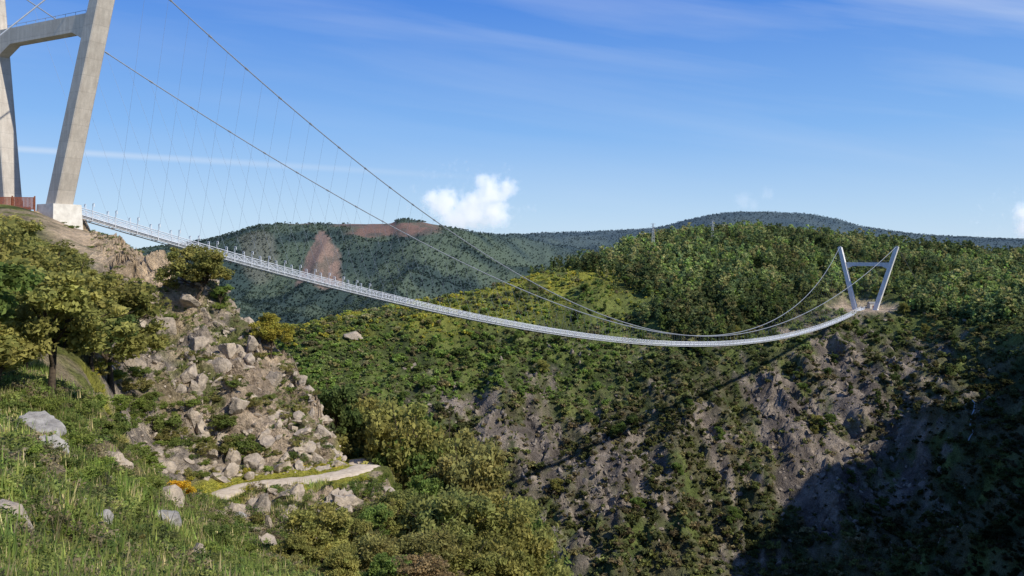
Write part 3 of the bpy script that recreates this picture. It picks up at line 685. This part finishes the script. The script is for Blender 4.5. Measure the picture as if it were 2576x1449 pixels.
n=26000;u=rng.uniform(330,2800,n);k=rng.uniform(16.1,18.03,n);p=gridpos(u,k)
iu=np.clip(np.searchsorted(ux,u),0,nu-1);ik=np.clip(np.searchsorted(rk,k),0,nr-1);bc=B[iu,ik];ok=bc[:,0]<bc[:,1]*1.0
p=p[ok];n=len(p);h=rng.uniform(3.5,7,n)
ti=B[iu[ok],ik[ok]]*(.62+.4*rng.random((n,1)))  # tint taken from the ground colour, painted haze included
tiny=[leafcloud(np.random.default_rng(300+i),[(0,0,.4,.3),(0,0,.7,.2)],4,4,.26,.1,(1,1,1),False,.4) for i in range(4)]
V,Fc,Cc=merge(tiny,p,np.stack([h*1.2,h*1.2,h],1),rng.random(n)*6.28,ti,rng)
obj('mountain_woods',mkmesh('mountain_woods',V,Fc,Cc),M_dist,label='distant wooded mountainside',category='forest',kind='stuff')
for i in range(130):
    u=rng.uniform(1000,2560);k=rng.uniform(11.1,13.3) if rng.random()<.6 else rng.uniform(12.7,13.5)
    p=gridpos(np.array([u]),np.array([k]))[0];v=YH-F*p[2]/p[1]
    if np.hypot(p[0]-238,p[1]-541)<26 or float(rockweight(u,v,p[0],p[1]))>.6 and rng.random()<.6: continue
    kd=str(rng.choice(['dark','green','olive','dark','green']))
    if u>2100 and k<12.6: kd='dark'  # dark foliage forced here to deepen the shadowed corner
    tree(p,float(rng.uniform(4.5,9)),kd,float(rng.uniform(.8,1.2)),i)
# ---------------------------------------------------------------- near grass
n=28000;u=rng.uniform(-160,820,n);k=rng.uniform(1.75,5.2,n);p=gridpos(u,k)
ok=(roaddist(p)>1.6)&(fbm(p[:,0]/4,p[:,1]/4,4,64)<.57)
p=p[ok];n=len(p)
def tuft(seed,nb=12):
    r=np.random.default_rng(seed);V=[];
    for _ in range(nb):
        a=r.random()*6.28;d_=np.array([math.cos(a),math.sin(a),0]);o_=r.normal(size=3)*[.35,.35,0];hgt=.5+.5*r.random();w_=.035
        pr=np.array([-d_[1],d_[0],0])*w_;tip=o_+d_*.4*r.random()+[0,0,hgt];V+=[o_-pr,o_+pr,tip]
    V=np.array(V);return V,np.arange(len(V)).reshape(-1,3),np.repeat(.75+.5*r.random((nb,1)),3,0)*np.ones(3)
s=(rng.uniform(.15,.45,n)+rng.random(n)**6*.5)*np.clip(p[:,1]/20,.6,1)
gp=(.7+.5*sm(.4,.6,fbm(p[:,0]/3,p[:,1]/3,3,98)))[:,None]
ti=tints(n,[(.11,.15,.035),(.155,.17,.045),(.09,.12,.03),(.27,.225,.11)],rng)*gp
V,Fc,Cc=merge([tuft(i) for i in range(6)],p,np.stack([s*1.3,s*1.3,s],1),rng.random(n)*6.28,ti,rng)
obj('grass',mkmesh('grass',V,Fc,Cc),M_fol,label='rough green grass on the near slope',category='grass',kind='stuff')
n=15000;u=rng.uniform(-160,1000,n);k=rng.uniform(1.7,5.0,n)
nb=5500;u=np.r_[u,rng.uniform(230,930,nb)];k=np.r_[k,rng.uniform(5.3,8.4,nb)]
p=gridpos(u,k);rd=roaddist(p)
ok=np.where(k<5.2,(fbm(p[:,0]/3,p[:,1]/3,3,95)>.46),fbm(p[:,0]/3.5,p[:,1]/3.5,4,66)>.47)&(rd>1.6)
p=p[ok];rd=rd[ok];k=k[ok];u=u[ok];n=len(p)
gc=[leafcloud(np.random.default_rng(400+i),[(0,0,.2,.4),(.3,.1,.2,.3),(-.2,-.3,.25,.3)],16,22,.045,.16,(1,1,1),True,.5) for i in range(5)]
s=rng.uniform(.3,.85,n)+rng.random(n)**6*.9
s=np.where(rd<3.4,s*.35,s);s=np.where(k>5.2,s*.8,s)*np.clip(p[:,1]/22,.5,1)
ti=tints(n,[(.075,.105,.03),(.11,.135,.036),(.07,.08,.03),(.14,.155,.045),(.15,.125,.075)],rng)
ty=(rd<3.9)&(u<930);ti[ty]=tints(ty.sum(),[(.25,.235,.04),(.19,.205,.04),(.30,.26,.04)],rng)
V,Fc,Cc=merge(gc,p,np.stack([s,s,s*.9],1),rng.random(n)*6.28,ti,rng)
obj('ground_cover',mkmesh('ground_cover',V,Fc,Cc),M_fol,label='low leafy bracken and weeds among the grass',category='undergrowth',kind='stuff')
pts=[hit(2443+4*math.sin(i*1.3),1010+i*14,11,13.2) for i in range(9)]
V=[];
for i,q in enumerate(pts): 
    w_=.2+.2*math.sin(i*2.1)**2;V+=[q+[-w_,-.3,.4],q+[w_,-.3,.4]]
me=mkmesh('waterfall',V,[(2*i,2*i+1,2*i+3,2*i+2) for i in range(len(pts)-1)])
obj('waterfall',me,M_water,label='thin white waterfall down the shaded gorge wall',category='waterfall',kind='structure')
# ---------------------------------------------------------------- cloud
def cloud(cx,cy,Y,puffs,dens,em,lab):
    me=mkmesh('cloud',ico(4)[0],ico(4)[1],None,True);c_=W(cx,cy,Y)
    P=np.array([W(x,y,Y)-c_ for x,y,r_ in puffs]);R=np.array([r_ for *_,r_ in puffs])*Y/F
    ext=np.array([max(abs(P[:,0])+R),max(R)*1.15,max(abs(P[:,2])+R)])*1.25
    mat,nt,out=newmat('cloud_vapour_glow');tc=nt.nodes.new('ShaderNodeTexCoord').outputs['Object']
    sc=nt.nodes.new('ShaderNodeVectorMath');sc.operation='MULTIPLY';sc.inputs[1].default_value=[float(e) for e in ext];nt.links.new(tc,sc.inputs[0]);v=sc.outputs[0]
    cur=None
    for q,r_ in zip(P,R):
        d=nt.nodes.new('ShaderNodeVectorMath');d.operation='DISTANCE';nt.links.new(v,d.inputs[0]);d.inputs[1].default_value=[float(a) for a in q]
        f=mrange(nt,d.outputs['Value'],0,float(r_),1,0)
        cur=f if cur is None else mth_(nt,'MAXIMUM',cur,f)
    nz=noise(nt,float(6.5/max(ext)),5,.66,v)
    s1=mth_(nt,'MULTIPLY_ADD',nz,1.9,-1.2)
    s2=mth_(nt,'ADD',cur,s1)
    de=mrange(nt,s2,0.0,.6,0,dens)
    pv=N(nt,'ShaderNodeVolumePrincipled');pv.inputs['Color'].default_value=(1,1,1,1);nt.links.new(de,pv.inputs['Density'])
    nt.links.new(mth_(nt,'MULTIPLY',de,em),pv.inputs['Emission Strength'])  # added glow whitens the cloud, standing in for multiple scattering
    pv.inputs['Emission Color'].default_value=(.93,.96,1,1)
    nt.links.new(pv.outputs[0],out.inputs['Volume'])
    o=obj('cloud',me,mat,label=lab,category='cloud',loc=c_);o.scale=[float(e) for e in ext]
cloud(1185,512,5200,[(1235,485,60),(1275,475,38),(1218,462,38),(1190,530,72),(1120,515,60),(1150,550,60),(1240,535,60),(1090,500,40)],.014,.50,'small white puffy cumulus cloud')
cloud(2575,550,5200,[(2575,535,38),(2590,570,48),(2620,540,60)],.014,.50,'white puffy cloud above the ridge')
cloud(1900,500,5200,[(1870,505,34),(1930,486,26),(1895,515,22)],.0022,.5,'faint wisp of cloud above the ridge')
# ---------------------------------------------------------------- world, sun, camera
el=math.radians(40);hd=np.array([.86,-.51]);hd/=np.linalg.norm(hd)
sd=Vector((hd[0]*math.cos(el),hd[1]*math.cos(el),math.sin(el)))
w=bpy.data.worlds.new('World');scene.world=w;w.use_nodes=True;nt=w.node_tree
for n_ in list(nt.nodes): nt.nodes.remove(n_)
out=nt.nodes.new('ShaderNodeOutputWorld');bg=nt.nodes.new('ShaderNodeBackground');bg.inputs[1].default_value=.11
sk=nt.nodes.new('ShaderNodeTexSky');sk.sky_type='NISHITA';sk.sun_disc=False;sk.sun_elevation=el;sk.sun_rotation=math.atan2(hd[0],hd[1]);sk.altitude=400;sk.air_density=1.0;sk.dust_density=.3;sk.ozone_density=2.5
tc=nt.nodes.new('ShaderNodeTexCoord').outputs['Generated'];sp=nt.nodes.new('ShaderNodeSeparateXYZ');nt.links.new(tc,sp.inputs[0])
def mth(*a): return mth_(nt,*a)
cr=nt.nodes.new('ShaderNodeValToRGB');nt.links.new(mth('MAXIMUM',sp.outputs[2],0),cr.inputs[0])
E_=cr.color_ramp.elements
E_[0].position=0;E_[0].color=(.60,.77,.94,1);E_[1].position=1;E_[1].color=(.03,.12,.46,1)
for pz,cc in((.05,(.47,.68,.93)),(.15,(.23,.48,.91)),(.30,(.078,.265,.80))):
    e_=E_.new(pz);e_.color=cc+(1,)
grad=mul(nt,cr.outputs[0],1/.11)
base=mixc(nt,sk.outputs[0],grad,.87)
yy_=mth('MAXIMUM',sp.outputs[1],.05);uu=mth('DIVIDE',sp.outputs[0],yy_);vv=mth('DIVIDE',sp.outputs[2],yy_)
cb=nt.nodes.new('ShaderNodeCombineXYZ');nt.links.new(mth('MULTIPLY',uu,1.0),cb.inputs[0]);nt.links.new(mth('MULTIPLY_ADD',uu,1.6,mth('MULTIPLY',vv,11)),cb.inputs[1])
n_=N(nt,'ShaderNodeTexNoise',Scale=1.3,Detail=6,Roughness=.5,Distortion=.3);nt.links.new(cb.outputs[0],n_.inputs['Vector'])
ci=mth('MULTIPLY',mth('MULTIPLY',mrange(nt,n_.outputs['Fac'],.45,.8,0,.5),mrange(nt,vv,.1,.3,.2,1)),mrange(nt,uu,-.5,.5,.25,1))
dv=mth('SUBTRACT',vv,mth('MULTIPLY_ADD',uu,-.062,.094));st=mth('MULTIPLY',mrange(nt,mth('ABSOLUTE',dv),0,.0065,1,0,True),mrange(nt,uu,-.55,.02,.35,0))
fac=mth('MAXIMUM',ci,st)
mx=mixc(nt,base,(7.4,7.9,8.6),fac)
nt.links.new(mx,bg.inputs[0]);nt.links.new(bg.outputs[0],out.inputs[0])
L=bpy.data.lights.new('sun','SUN');L.energy=5.0;L.angle=math.radians(.53);L.color=(1,.94,.83);lo=link(bpy.data.objects.new('sun',L));lo.rotation_euler=(-sd).to_track_quat('-Z','Y').to_euler();lo.location=(0,0,200)
cd=bpy.data.cameras.new('camera');cd.sensor_width=36;cd.lens=28.0;cd.shift_y=-(724.5-YH)/2576;cd.clip_start=.1;cd.clip_end=40000
co=link(bpy.data.objects.new('camera',cd));co.location=(0,0,0);co.rotation_euler=(math.radians(90),0,0);scene.camera=co
scene.view_settings.view_transform='Standard';scene.view_settings.look='None';scene.view_settings.exposure=0
